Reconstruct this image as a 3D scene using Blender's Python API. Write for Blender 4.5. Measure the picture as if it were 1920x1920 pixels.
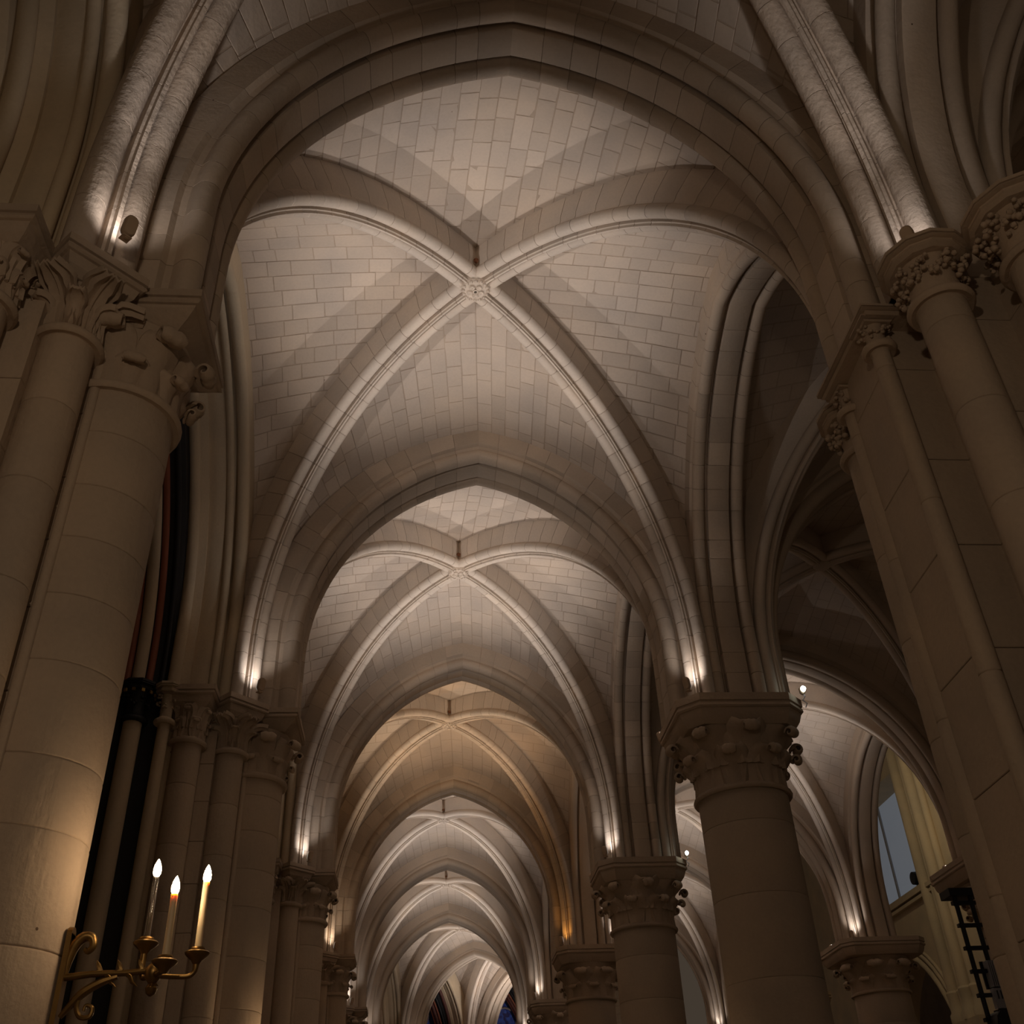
import bpy, bmesh, math, random
from mathutils import Vector, Matrix
PI = math.pi
rnd = random.Random(7)
S = bpy.context.scene
COL = S.collection
for o in list(bpy.data.objects):
    bpy.data.objects.remove(o, do_unlink=True)

# ------------------------------------------------------------------ camera, world, exposure
cam_d = bpy.data.cameras.new('camera'); cam = bpy.data.objects.new('camera', cam_d); COL.objects.link(cam)
cam_d.sensor_width = 36.0; cam_d.sensor_fit = 'HORIZONTAL'; cam_d.lens = 36.0 * 1897.25 / 1920.0
cam_d.clip_start = 0.05; cam_d.clip_end = 300
_r = Vector((0.99639522, -0.0750961, -0.03946071)); _u = Vector((-0.0112391, -0.57791628, 0.81601866)); _f = Vector((0.0840848, 0.81263359, 0.57667703))
cam.matrix_world = Matrix(((_r.x, _u.x, -_f.x, -0.60186), (_r.y, _u.y, -_f.y, -4.35001), (_r.z, _u.z, -_f.z, 1.6), (0, 0, 0, 1)))
S.camera = cam
W = bpy.data.worlds.new('world'); S.world = W; W.use_nodes = True
W.node_tree.nodes['Background'].inputs[0].default_value = (1.0, 0.76, 0.55, 1)
W.node_tree.nodes['Background'].inputs[1].default_value = 0.05
S.view_settings.view_transform = 'Standard'; S.view_settings.look = 'None'
S.view_settings.exposure = 0.0; S.view_settings.gamma = 1.0; S.view_settings.use_curve_mapping = False
RIB_LAMP = 245.0          # watts of a vault uplight
LAMP_COL = (1.0, 0.91, 0.87)
WARM = (1.0, 0.64, 0.34)

# ------------------------------------------------------------------ dimensions (metres), from the photograph
L = 5.6                  # bay length
AX = 0.03                # axis of the aisle
HS = 1.95                # half clear span of the transverse arches
ZA = 5.987               # top of the abaci
ZSP = 6.78               # spring line of the arches above the stilt
ZAP = 9.27               # intrados apex
ZK = 9.58                # underside of diagonal ribs at the key
KX = -0.12
CX = 2.66                # arcade columns
BX = 8.5                # columns on the far side of the inner aisle
BK = 5.5

# ------------------------------------------------------------------ materials
def nodes_of(name):
    m = bpy.data.materials.new(name); m.use_nodes = True
    nt = m.node_tree
    return m, nt, nt.nodes['Principled BSDF']

def stone_mat(name, col, var=0.16, bump=0.25, brick=None, tool=False, rough=0.86, stain=True):
    m, nt, b = nodes_of(name)
    N = nt.nodes; K = nt.links
    tc = N.new('ShaderNodeTexCoord'); geo = N.new('ShaderNodeNewGeometry'); oi = N.new('ShaderNodeObjectInfo')
    add = N.new('ShaderNodeMath'); add.operation = 'ADD'; K.new(geo.outputs['Random Per Island'], add.inputs[0]); K.new(oi.outputs['Random'], add.inputs[1])
    fr = N.new('ShaderNodeMath'); fr.operation = 'FRACT'; K.new(add.outputs[0], fr.inputs[0])
    n1 = N.new('ShaderNodeTexNoise'); n1.inputs['Scale'].default_value = 1.3; n1.inputs['Detail'].default_value = 5; K.new(geo.outputs['Position'], n1.inputs['Vector'])
    n2 = N.new('ShaderNodeTexNoise'); n2.inputs['Scale'].default_value = 38; n2.inputs['Detail'].default_value = 4; K.new(geo.outputs['Position'], n2.inputs['Vector'])
    # value factor
    mr = N.new('ShaderNodeMapRange'); mr.inputs[3].default_value = 1 - var; mr.inputs[4].default_value = 1 + var * 0.7; K.new(fr.outputs[0], mr.inputs[0])
    mr2 = N.new('ShaderNodeMapRange'); mr2.inputs[1].default_value = 0.3; mr2.inputs[2].default_value = 0.7; mr2.inputs[3].default_value = 0.86; mr2.inputs[4].default_value = 1.08; K.new(n1.outputs[0], mr2.inputs[0])
    mr3 = N.new('ShaderNodeMapRange'); mr3.inputs[3].default_value = 0.92; mr3.inputs[4].default_value = 1.07; K.new(n2.outputs[0], mr3.inputs[0])
    mu = N.new('ShaderNodeMath'); mu.operation = 'MULTIPLY'; K.new(mr.outputs[0], mu.inputs[0]); K.new(mr2.outputs[0], mu.inputs[1])
    mu2 = N.new('ShaderNodeMath'); mu2.operation = 'MULTIPLY'; K.new(mu.outputs[0], mu2.inputs[0]); K.new(mr3.outputs[0], mu2.inputs[1])
    # hue: between a greyer and a yellower limestone
    mix = N.new('ShaderNodeMix'); mix.data_type = 'RGBA'
    mix.inputs['A'].default_value = (col[0], col[1], col[2], 1)
    mix.inputs['B'].default_value = (col[0] * 1.02, col[1] * 0.93, col[2] * 0.80, 1)
    K.new(n1.outputs[0], mix.inputs['Factor'])
    sc = N.new('ShaderNodeVectorMath'); sc.operation = 'SCALE'; K.new(mix.outputs['Result'], sc.inputs[0]); K.new(mu2.outputs[0], sc.inputs['Scale'])
    out = sc.outputs[0]
    bumps = [(n2.outputs[0], 0.004)]
    if stain:      # small dark pits
        v = N.new('ShaderNodeTexVoronoi'); v.inputs['Scale'].default_value = 2.6; K.new(geo.outputs['Position'], v.inputs['Vector'])
        lt = N.new('ShaderNodeMath'); lt.operation = 'LESS_THAN'; lt.inputs[1].default_value = 0.017; K.new(v.outputs['Distance'], lt.inputs[0])
        mm = N.new('ShaderNodeMix'); mm.data_type = 'RGBA'; K.new(lt.outputs[0], mm.inputs['Factor']); K.new(out, mm.inputs['A'])
        mm.inputs['B'].default_value = (col[0] * .25, col[1] * .2, col[2] * .16, 1)
        out = mm.outputs['Result']
    if brick:
        uv = N.new('ShaderNodeUVMap')
        bt = N.new('ShaderNodeTexBrick'); bt.inputs['Scale'].default_value = 1.0
        bt.inputs['Brick Width'].default_value = brick[0]; bt.inputs['Row Height'].default_value = brick[1]; bt.inputs['Mortar Size'].default_value = 0.010
        bt.inputs['Color1'].default_value = (1, 1, 1, 1); bt.inputs['Color2'].default_value = (.93, .93, .93, 1); bt.inputs['Mortar'].default_value = (.80, .78, .75, 1)
        bt.inputs['Mortar Smooth'].default_value = .3
        K.new(uv.outputs[0], bt.inputs['Vector'])
        m2 = N.new('ShaderNodeVectorMath'); m2.operation = 'MULTIPLY'; K.new(out, m2.inputs[0]); K.new(bt.outputs['Color'], m2.inputs[1]); out = m2.outputs[0]
        bumps.append((bt.outputs['Fac'], -0.002))
    K.new(out, b.inputs['Base Color'])
    b.inputs['Roughness'].default_value = rough
    b.inputs['Specular IOR Level'].default_value = 0.25
    n3 = N.new('ShaderNodeTexNoise'); n3.inputs['Scale'].default_value = 9; n3.inputs['Detail'].default_value = 6; K.new(geo.outputs['Position'], n3.inputs['Vector'])
    bumps.append((n3.outputs[0], 0.010))
    if tool:       # coarse tooling of weathered shafts
        mp = N.new('ShaderNodeMapping'); mp.inputs['Scale'].default_value = (26, 26, 3.2); K.new(geo.outputs['Position'], mp.inputs['Vector'])
        n4 = N.new('ShaderNodeTexNoise'); n4.inputs['Scale'].default_value = 1.0; n4.inputs['Detail'].default_value = 3; K.new(mp.outputs[0], n4.inputs['Vector'])
        bumps.append((n4.outputs[0], 0.0055))
    prev = None
    for h, d in bumps:
        bp = N.new('ShaderNodeBump'); bp.inputs['Strength'].default_value = min(1.0, bump * 2.4); bp.inputs['Distance'].default_value = abs(d); bp.invert = d < 0
        K.new(h, bp.inputs['Height'])
        if prev: K.new(prev, bp.inputs['Normal'])
        prev = bp.outputs[0]
    K.new(prev, b.inputs['Normal'])
    return m

def flat_mat(name, col, rough=.6, metal=0.0, noise=.12, emit=None, es=0.0):
    m, nt, b = nodes_of(name)
    N = nt.nodes; K = nt.links
    geo = N.new('ShaderNodeNewGeometry')
    n = N.new('ShaderNodeTexNoise'); n.inputs['Scale'].default_value = 14; n.inputs['Detail'].default_value = 4; K.new(geo.outputs['Position'], n.inputs['Vector'])
    mr = N.new('ShaderNodeMapRange'); mr.inputs[3].default_value = 1 - noise; mr.inputs[4].default_value = 1 + noise; K.new(n.outputs[0], mr.inputs[0])
    sc = N.new('ShaderNodeVectorMath'); sc.operation = 'SCALE'; sc.inputs[0].default_value = col; K.new(mr.outputs[0], sc.inputs['Scale'])
    K.new(sc.outputs[0], b.inputs['Base Color'])
    b.inputs['Roughness'].default_value = rough; b.inputs['Metallic'].default_value = metal
    if emit:
        b.inputs['Emission Color'].default_value = (*emit, 1); b.inputs['Emission Strength'].default_value = es
    return m

ST = (0.545, 0.475, 0.415)
M_WEB = stone_mat('vault_stone', ST, var=.09, bump=.22)
M_MORTAR = stone_mat('vault_mortar', (0.43, 0.36, 0.30), var=.05, bump=.2, stain=False)
M_WEBTEX = stone_mat('vault_stone_far', ST, var=.03, bump=.22, brick=(0.45, 0.2))
M_ARCH = stone_mat('arch_stone', (0.53, 0.45, 0.375), var=.14, bump=.22)
M_RIB = stone_mat('rib_stone', (0.61, 0.54, 0.475), var=.09, bump=.2)
M_WORN = stone_mat('worn_rib_stone', (0.57, 0.49, 0.42), var=.09, bump=.42, tool=True)
M_SHAFT = stone_mat('shaft_stone', (0.50, 0.415, 0.335), var=.04, bump=.3, tool=True)
M_CARVE = stone_mat('carved_stone', (0.47, 0.385, 0.31), var=.08, bump=.35)
M_COLUMN = stone_mat('column_stone', (0.46, 0.385, 0.315), var=.035, bump=.3)
M_CREAM = stone_mat('cream_moulding_stone', (0.60, 0.51, 0.385), var=.07, bump=.2)
M_FLOOR = stone_mat('floor_stone', (0.30, 0.26, 0.22), var=.06, bump=.2, brick=(.6, .6))
M_BLACKP = flat_mat('black_paint', (0.010, 0.010, 0.012), .55)
M_REDP = flat_mat('red_paint', (0.28, 0.085, 0.045), .6)
M_DRED = flat_mat('dark_red_paint', (0.10, 0.030, 0.022), .6)
M_BLUEP = flat_mat('blue_paint', (0.020, 0.030, 0.050), .55)
M_GOLD = flat_mat('gilding', (0.45, 0.29, 0.08), .4, .9)
M_BRONZE = flat_mat('aged_brass', (0.26, 0.16, 0.055), .38, .95, .3)
M_HOUSE = flat_mat('lamp_housing', (0.50, 0.37, 0.26), .6, .0)
M_LENS = flat_mat('lamp_lens', (.9, .85, .8), .3, 0, .02, (1, .86, .74), .35)
M_LENSW = flat_mat('white_lamp_lens', (.9, .9, .9), .3, 0, .02, (.9, 1, .92), 14.0)
M_WAX = flat_mat('candle_sleeve', (0.74, 0.60, 0.38), .45, 0, .06)
M_WAX.node_tree.nodes['Principled BSDF'].inputs['Subsurface Weight'].default_value = .25
M_WAX.node_tree.nodes['Principled BSDF'].inputs['Subsurface Radius'].default_value = (.06, .04, .02)
M_WAX.node_tree.nodes['Principled BSDF'].inputs['Subsurface Scale'].default_value = .5
M_BULB = flat_mat('flame_bulb', (1, .95, .9), .3, 0, .02, (1, .70, .42), 105.0)
M_DARK = flat_mat('black_metal', (0.012, 0.012, 0.014), .5, .3)
M_GREYP = flat_mat('grey_panel', (0.30, 0.30, 0.33), .6)
M_TRACERY = flat_mat('window_tracery', (0.30, 0.25, 0.24), .7)
M_OAK = flat_mat('rust_brown', (0.20, 0.075, 0.03), .8)
def glass_mat(name, tint, em=None, es=0.0):
    m, nt, b = nodes_of(name)
    b.inputs['Base Color'].default_value = (*tint, 1); b.inputs['Roughness'].default_value = .06
    b.inputs['Transmission Weight'].default_value = 1.0 if em is None else 0.0
    b.inputs['IOR'].default_value = 1.25
    if em and es < .2:
        b.inputs['Emission Color'].default_value = (*em, 1); b.inputs['Emission Strength'].default_value = es
    elif em:
        vo = nt.nodes.new('ShaderNodeTexVoronoi'); vo.inputs['Scale'].default_value = 9 if es > .3 else .2
        geo = nt.nodes.new('ShaderNodeNewGeometry'); nt.links.new(geo.outputs['Position'], vo.inputs['Vector'])
        mx = nt.nodes.new('ShaderNodeMix'); mx.data_type = 'RGBA'; mx.inputs['A'].default_value = (*em, 1); mx.inputs['B'].default_value = (em[0] * .5, em[1] * .12, em[2] * .10, 1)
        sp = nt.nodes.new('ShaderNodeSeparateColor'); nt.links.new(vo.outputs['Color'], sp.inputs[0]); nt.links.new(sp.outputs[0], mx.inputs['Factor'])
        nt.links.new(mx.outputs['Result'], b.inputs['Emission Color']); b.inputs['Emission Strength'].default_value = es
    return m
M_CLEAR = glass_mat('clear_tube_glass', (1, .97, .92))
M_BLUEG = glass_mat('blue_stained_glass', (.02, .03, .10), (.03, .055, .20), .31)
M_DAYG = glass_mat('pale_daylit_glass', (.3, .33, .38), (.42, .47, .55), .16)

# ------------------------------------------------------------------ object helpers
def link(o, parent=None):
    COL.objects.link(o)
    if parent is not None: o.parent = parent
    return o
def mesh_from(name, verts, faces, mat, smooth=True, angle=38, uvs=None):
    me = bpy.data.meshes.new(name)
    me.from_pydata([tuple(v) for v in verts], [], faces)
    if uvs:
        lay = me.uv_layers.new(name='UVMap')
        for lp in me.loops: lay.data[lp.index].uv = uvs[lp.vertex_index]
    me.materials.append(mat)
    if smooth:
        me.polygons.foreach_set('use_smooth', [True] * len(me.polygons))
        me.update()
        me.set_sharp_from_angle(angle=math.radians(angle))
    me.update()
    return me
def fix(me):
    bm = bmesh.new(); bm.from_mesh(me); bmesh.ops.recalc_face_normals(bm, faces=bm.faces); bm.to_mesh(me); bm.free()
class G:
    """collects verts and faces of one mesh"""
    def __init__(s): s.v = []; s.f = []
    def add(s, v, f):
        n = len(s.v); s.v += v; s.f += [tuple(i + n for i in q) for q in f]
        return s
    def build(s, name, mat, parent=None, smooth=True, angle=38, recalc=True):
        me = mesh_from(name, s.v, s.f, mat, smooth, angle)
        if recalc:
            fix(me)
            if smooth: me.set_sharp_from_angle(angle=math.radians(angle))
        return link(bpy.data.objects.new(name, me), parent)
GROUPS = {'compound_pier': 'clustered piers along the left wall', 'round_column': 'round columns of the arcades', 'transverse_arch': 'arches crossing the aisles', 'diagonal_rib': 'diagonal vault ribs', 'keystone': 'vault keystones', 'arcade_arch': 'arches of the arcades', 'chapel_arch': 'chapel arches in the left wall', 'spotlight': 'small lamps on the capitals', 'wall_sconce': 'brass candle sconces', 'fill_pendant_lamp': 'added hanging fill lamps out of view'}
def thing(name, label, cat, loc=(0, 0, 0), rz=0, group=None):
    o = link(bpy.data.objects.new(name, None)); o.location = loc; o.rotation_euler = (0, 0, rz); o.empty_display_size = .1
    o['label'] = label; o['category'] = cat
    group = group or GROUPS.get(name)
    if group: o['group'] = group
    return o
def struct(o, label=None):
    o['kind'] = 'structure'
    if label: o['label'] = label
    return o
def grid_faces(nu, nv, closed_u=False):
    f = []
    for i in range(nu - (0 if closed_u else 1)):
        for j in range(nv - 1):
            a = i * nv + j; b = ((i + 1) % nu) * nv + j
            f.append((a, b, b + 1, a + 1))
    return f
def lathe(prof, seg=28, c=(0, 0), a0=0.0, a1=2 * PI):
    """prof: list of (r, z); full turn, closed with caps"""
    v = []; n = len(prof)
    for i in range(seg):
        a = a0 + (a1 - a0) * i / seg
        ca, sa = math.cos(a), math.sin(a)
        for r, z in prof: v.append((c[0] + r * ca, c[1] + r * sa, z))
    f = grid_faces(seg, n, True)
    f.append(tuple(i * n for i in range(seg))); f.append(tuple(i * n + n - 1 for i in range(seg)))
    return v, f
def prism_layers(layers):
    """layers: list of (poly2d, z); same vertex count; capped"""
    n = len(layers[0][0]); v = []
    for poly, z in layers: v += [(p[0], p[1], z) for p in poly]
    f = []
    for k in range(len(layers) - 1):
        for i in range(n):
            j = (i + 1) % n
            f.append((k * n + i, k * n + j, (k + 1) * n + j, (k + 1) * n + i))
    f.append(tuple(range(n))); f.append(tuple((len(layers) - 1) * n + i for i in range(n)))
    return v, f
def box(c, s, rz=0.0):
    v = []
    ca, sa = math.cos(rz), math.sin(rz)
    for z in (-1, 1):
        for x, y in ((-1, -1), (1, -1), (1, 1), (-1, 1)):
            px, py = x * s[0] / 2, y * s[1] / 2
            v.append((c[0] + px * ca - py * sa, c[1] + px * sa + py * ca, c[2] + z * s[2] / 2))
    return v, [(0, 3, 2, 1), (4, 5, 6, 7), (0, 1, 5, 4), (1, 2, 6, 5), (2, 3, 7, 6), (3, 0, 4, 7)]
def curve(pts, rad=None, sub=5):
    """Catmull-Rom through points (and radii)"""
    P = [Vector(p) for p in pts]; out = []; rr = []
    for i in range(len(P) - 1):
        p0, p1, p2, p3 = P[max(0, i - 1)], P[i], P[i + 1], P[min(len(P) - 1, i + 2)]
        for k in range(sub):
            t = k / sub; out.append(.5 * (2 * p1 + (p2 - p0) * t + (2 * p0 - 5 * p1 + 4 * p2 - p3) * t * t + (3 * p1 - p0 - 3 * p2 + p3) * t ** 3))
            if rad: rr.append(rad[i] + (rad[i + 1] - rad[i]) * t)
    out.append(P[-1])
    if rad: rr.append(rad[-1]); return out, rr
    return out
def tube(pts, rad, seg=8):
    """swept circle; rad number or list"""
    v = []; n = len(pts); P = [Vector(p) for p in pts]
    up = Vector((0.13, 0.21, 1)).normalized()
    for i, p in enumerate(P):
        t = (P[min(i + 1, n - 1)] - P[max(i - 1, 0)]).normalized()
        if abs(t.dot(up)) > .97: up = Vector((1, .2, .1)).normalized()
        a = t.cross(up).normalized(); b = a.cross(t).normalized(); up = b
        r = rad[i] if isinstance(rad, (list, tuple)) else rad
        for k in range(seg):
            q = 2 * PI * k / seg
            v.append(tuple(p + a * (r * math.cos(q)) + b * (r * math.sin(q))))
    f = []
    for i in range(n - 1):
        for k in range(seg):
            j = (k + 1) % seg
            f.append((i * seg + k, i * seg + j, (i + 1) * seg + j, (i + 1) * seg + k))
    f.append(tuple(range(seg))); f.append(tuple((n - 1) * seg + k for k in range(seg)))
    return v, f
def inset_poly(poly, d, lim=9.0):
    """uniform inset of a convex-ish ccw polygon"""
    n = len(poly); out = []
    for i in range(n):
        p0 = Vector(poly[i - 1]); p1 = Vector(poly[i]); p2 = Vector(poly[(i + 1) % n])
        e1 = (p1 - p0).normalized(); e2 = (p2 - p1).normalized()
        n1 = Vector((-e1.y, e1.x)); n2 = Vector((-e2.y, e2.x))
        k = 1 + n1.dot(n2)
        m = (n1 + n2) / max(k, .2)
        if m.length > lim: m = m.normalized() * lim
        out.append((p1.x + m.x * d, p1.y + m.y * d))
    return out

# ------------------------------------------------------------------ curves
class Half:
    """half an arch in a vertical plane: stilt then arc. pt(t, w) -> (distance from apex axis, z); t 0 at the spring, 1 at the apex; w outward"""
    def __init__(s, half, zbase, zsp, zap, round_=False):
        s.h, s.zb, s.zs, s.za = half, zbase, zsp, zap
        s.H = zap - zsp; s.round = round_
        if not round_:
            s.c = (s.H * s.H - half * half) / (2 * half); s.R = half + s.c
        N = 120; raw = [s._arc(i / N, 0) for i in range(N + 1)]
        acc = [0.0]
        for a, b in zip(raw, raw[1:]): acc.append(acc[-1] + math.hypot(a[0] - b[0], a[1] - b[1]))
        s.acc = acc; s.N = N; s.arc = acc[-1]; s.st = zsp - zbase; s.len = s.st + s.arc
    def _arc(s, q, w):
        if s.round:
            return ((s.h + w) * math.cos(q * PI / 2), s.zs + (s.H + w) * math.sin(q * PI / 2))
        r = s.R + w; th = math.acos(max(-1, min(1, s.c / r))) * q
        return (r * math.cos(th) - s.c, s.zs + r * math.sin(th))
    def pt(s, t, w):
        d = t * s.len
        if d <= s.st: return (s.h + w, s.zb + d)
        d -= s.st; acc = s.acc; lo, hi = 0, s.N
        while hi - lo > 1:
            m = (lo + hi) // 2
            if acc[m] <= d: lo = m
            else: hi = m
        q = (lo + (d - acc[lo]) / max(1e-9, acc[hi] - acc[lo])) / s.N
        return s._arc(min(1, q), w)
    def q_of(s, t, w):
        """turn of the curve, 0 at the spring of the arc and 1 at the apex; negative in the stilt"""
        if t * s.len < s.st: return t * s.len / max(.01, s.st) - 1
        u = s.pt(t, w)[0]; return math.acos(max(0, min(1, u / (s.h + w)))) * 2 / PI
    def at_q(s, q, w):
        if q < 0: return (s.h + w, s.zb + (1 + q) * s.st)
        if s.round: return s._arc(q, w)
        r = s.R + w; th = math.acos(max(-1, min(1, ((s.h + w) * math.cos(q * PI / 2) + s.c) / r)))
        return (r * math.cos(th) - s.c, s.zs + r * math.sin(th))
class Placed:
    """a Half standing on plan point M (apex axis), dirU pointing from the axis to the spring, dirV across"""
    def __init__(s, half, M, dU, lean=0):
        s.c = half; s.M = Vector((M[0], M[1])); s.U = Vector((dU[0], dU[1])).normalized(); s.V = Vector((-s.U.y, s.U.x))
    def p(s, t, w, v=0.0):
        u, z = s.c.pt(t, w)
        q = s.M + s.U * u + s.V * v
        return Vector((q.x, q.y, z))
    def pq(s, q, w, v=0.0):
        u, z = s.c.at_q(q, w); p = s.M + s.U * u + s.V * v
        return Vector((p.x, p.y, z))
def sweep(pl, prof, t0, t1, n, flipv=1):
    v = []; k = len(prof)
    for i in range(n + 1):
        t = t0 + (t1 - t0) * i / n
        for a, w in prof: v.append(tuple(pl.p(t, w, a * flipv)))
    f = []
    for i in range(n):
        for j in range(k):
            jj = (j + 1) % k
            f.append((i * k + j, i * k + jj, (i + 1) * k + jj, (i + 1) * k + j))
    f.append(tuple(range(k))); f.append(tuple(n * k + j for j in range(k)))
    return v, f
def arcpts(cx, cy, r, a0, a1, n):
    return [(cx + r * math.cos(math.radians(a0 + (a1 - a0) * i / n)), cy + r * math.sin(math.radians(a0 + (a1 - a0) * i / n))) for i in range(n + 1)]
def mirror(pr):
    return pr + [(-a, w) for a, w in reversed(pr)]
def arch_profile(hw, top=.46, r=.082, nseg=8, roll_w=None):
    c = -hw + r
    left = [(-hw + .012, top), (-hw + .012, .24), (-hw + .05, .215), (-hw + .055, .175)] + arcpts(c, r + .002, r, 125, 370, nseg) + [(c + r + .004, .115), (c + r + .030, .105), (c + r + .034, .030), (c + r + .046, .022)]
    return mirror(left)
def rib_profile(nseg=7, top=.52):
    r = .065
    left = [(-.124, top), (-.124, .235), (-.112, .20), (-.112, .165)] + arcpts(-.092, .092, r, 125, 330, nseg) + [(-.032, .080), (-.023, .080), (-.023, .032), (-.011, .026), (-.009, .0)]
    return mirror(left)
def inset_profile(prof, d):
    cx = sum(a for a, w in prof) / len(prof); 
    return inset_poly(prof, d)
def ccw(prof):
    A = sum(prof[i - 1][0] * prof[i][1] - prof[i][0] * prof[i - 1][1] for i in range(len(prof)))
    return prof if A > 0 else list(reversed(prof))
ARCH_P = ccw(arch_profile(.312)); ARCH_CORE0 = [(-.30, .45), (-.30, .24), (-.26, .19), (-.27, .06), (-.20, .05), (-.14, .13), (-.10, .05), (.10, .05), (.14, .13), (.20, .05), (.27, .06), (.26, .19), (.30, .24), (.30, .45)]
ARCH_CORE = inset_poly(ARCH_P, .006, 1.3)
RIB_P = ccw(rib_profile()); RIB_CORE = inset_poly(RIB_P, .0055, 1.3); RIB_CORE0 = [(-.108, .39), (-.108, .2), (-.115, .10), (-.05, .065), (0, .04), (.05, .065), (.115, .10), (.108, .2), (.108, .39)]
def voussoirs(pl, prof, core, nv, mat, parent, name='voussoir', t0=0.0, t1=1.0, sub=2, gap=.0055, split=True, sub_all=26):
    """one half of an arch or a rib: either separate stones over a mortar core or one mesh"""
    if not split:
        g = G(); g.add(*sweep(pl, prof, t0, t1, sub_all)); return [g.build(name, mat, parent)]
    out = []
    gt = gap / pl.c.len / 2
    ts = [t0 + (t1 - t0) * i / nv for i in range(nv + 1)]
    for i in range(1, nv): ts[i] += rnd.uniform(-.16, .16) * (t1 - t0) / nv
    for i in range(nv):
        a = ts[i] + (gt if i else 0); b = ts[i + 1] - (gt if i < nv - 1 else 0)
        g = G(); g.add(*sweep(pl, prof, a, b, sub)); out.append(g.build(name, mat, parent))
    g = G(); g.add(*sweep(pl, core, t0, t1, 24)); g.build('mortar_core', M_MORTAR, parent)
    return out

# ------------------------------------------------------------------ setting: floor and outer walls
g = G(); g.v = [(-7, -9, 0), (24, -9, 0), (24, 48, 0), (-7, 48, 0), (-7, -9, -.3), (24, -9, -.3), (24, 48, -.3), (-7, 48, -.3)]
g.f = [(0, 1, 2, 3), (7, 6, 5, 4), (0, 4, 5, 1), (1, 5, 6, 2), (2, 6, 7, 3), (3, 7, 4, 0)]
fl = g.build('floor', M_FLOOR, smooth=False); struct(fl)
uv = fl.data.uv_layers.new(name='UVMap')
for lp in fl.data.loops:
    co = fl.data.vertices[lp.vertex_index].co; uv.data[lp.index].uv = (co.x, co.y)

# ------------------------------------------------------------------ capitals
def leaf(theta, r0, z0, hgt, wid, reach, veins=2, scallop=0, nu=12, nv=9, thick=.022, tip=.35, hook=165, c=(0, 0), amp=.014):
    """carved leaf: climbs the bell, flares out and hooks over; closed mesh, veined"""
    phis = []
    for i in range(nu):
        q = i / (nu - 1)
        ph = 0 if q < .30 else (q - .30) / .38 * 58 if q < .68 else 58 + (q - .68) / .32 * (hook - 58)
        phis.append(math.radians(ph))
    r = z = 0.0; st = [(0.0, 0.0)]
    for i in range(1, nu):
        m = (phis[i] + phis[i - 1]) / 2; r += math.sin(m); z += math.cos(m); st.append((r, z))
    zm = max(q[1] for q in st); rm = max(q[0] for q in st)
    v = []
    for lay in (0, 1):
        for i, (a, b) in enumerate(st):
            q = i / (nu - 1); rr = r0 + a / rm * reach; zz = z0 + b / zm * hgt
            w = wid * (.72 + .34 * math.sin(q * PI * .75)) if q < .75 else wid * (.72 + .34 * math.sin(.75 * PI * .75)) * (1 - (1 - tip) * ((q - .75) / .25) ** 1.6)
            if scallop: w *= 1 - .16 * abs(math.sin(q * PI * scallop))
            nr, nz = math.cos(phis[i]), -math.sin(phis[i])
            for j in range(nv):
                lat = -1 + 2 * j / (nv - 1)
                d = -.30 * wid * lat * lat * (.25 + q) + amp * math.cos(lat * PI * veins) * (1 - .4 * q) - (amp if abs(lat) < .12 else 0)
                d -= lay * thick
                R2 = rr + nr * d; Z2 = zz + nz * d
                ang = lat * w / max(.06, r0 + a / rm * reach * .55)
                v.append((c[0] + R2 * math.cos(theta + ang), c[1] + R2 * math.sin(theta + ang), Z2))
    n = nu * nv; f = []
    for i in range(nu - 1):
        for j in range(nv - 1):
            a = i * nv + j
            f.append((a, a + 1, a + nv + 1, a + nv)); f.append((n + a, n + a + nv, n + a + nv + 1, n + a + 1))
    rim = [i for i in range(nv)] + [(i + 1) * nv - 1 for i in range(1, nu)] + [nu * nv - 1 - j for j in range(1, nv)] + [i * nv for i in range(nu - 2, 0, -1)]
    for a, b in zip(rim, rim[1:] + rim[:1]): f.append((a, b, b + n, a + n))
    return v, f
def curl(theta, r, z, R, width, nl=9, na=18):
    """rolled crocket head: a grooved scroll with rounded sides, solid"""
    v = []; f = []
    for lay in (1.0, .62):
        for i in range(na):
            q = i / (na - 1); a = math.radians(185 - 400 * q); rr = R * (1 - .55 * q)
            for j in range(nl):
                lat = -1 + 2 * j / (nl - 1)
                k = rr * (1 - .38 * lat * lat - .20 * math.exp(-(lat * 5) ** 2)) * (lay if q < .98 else lay * .9)
                x = r + k * math.cos(a); zz = z + k * math.sin(a)
                ang = lat * width * (1 - .30 * q) / max(.08, r)
                v.append((x * math.cos(theta + ang), x * math.sin(theta + ang), zz))
    n = na * nl
    for i in range(na - 1):
        for j in range(nl - 1):
            a = i * nl + j
            f.append((a, a + 1, a + nl + 1, a + nl)); f.append((n + a, n + a + nl, n + a + nl + 1, n + a + 1))
    rim = [i for i in range(nl)] + [(i + 1) * nl - 1 for i in range(1, na)] + [na * nl - 1 - j for j in range(1, nl)] + [i * nl for i in range(na - 2, 0, -1)]
    for a, b in zip(rim, rim[1:] + rim[:1]): f.append((a, b, b + n, a + n))
    return v, f
def knob(theta, r, z, R):
    """split bud at the head of a crocket"""
    V = []; F = []
    for sg in (-1, 1):
        pv, pf = lathe([(R * math.sin(a) * .62, -R * math.cos(a)) for a in [PI * i / 7 for i in range(1, 7)]], 10)
        th = theta + sg * R * .50 / max(r, .05)
        n = len(V); V += [(x * 1.0 + r * math.cos(th), y * 1.0 + r * math.sin(th), zz + z) for x, y, zz in pv]; F += [tuple(i + n for i in q) for q in pf]
    return V, F
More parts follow.
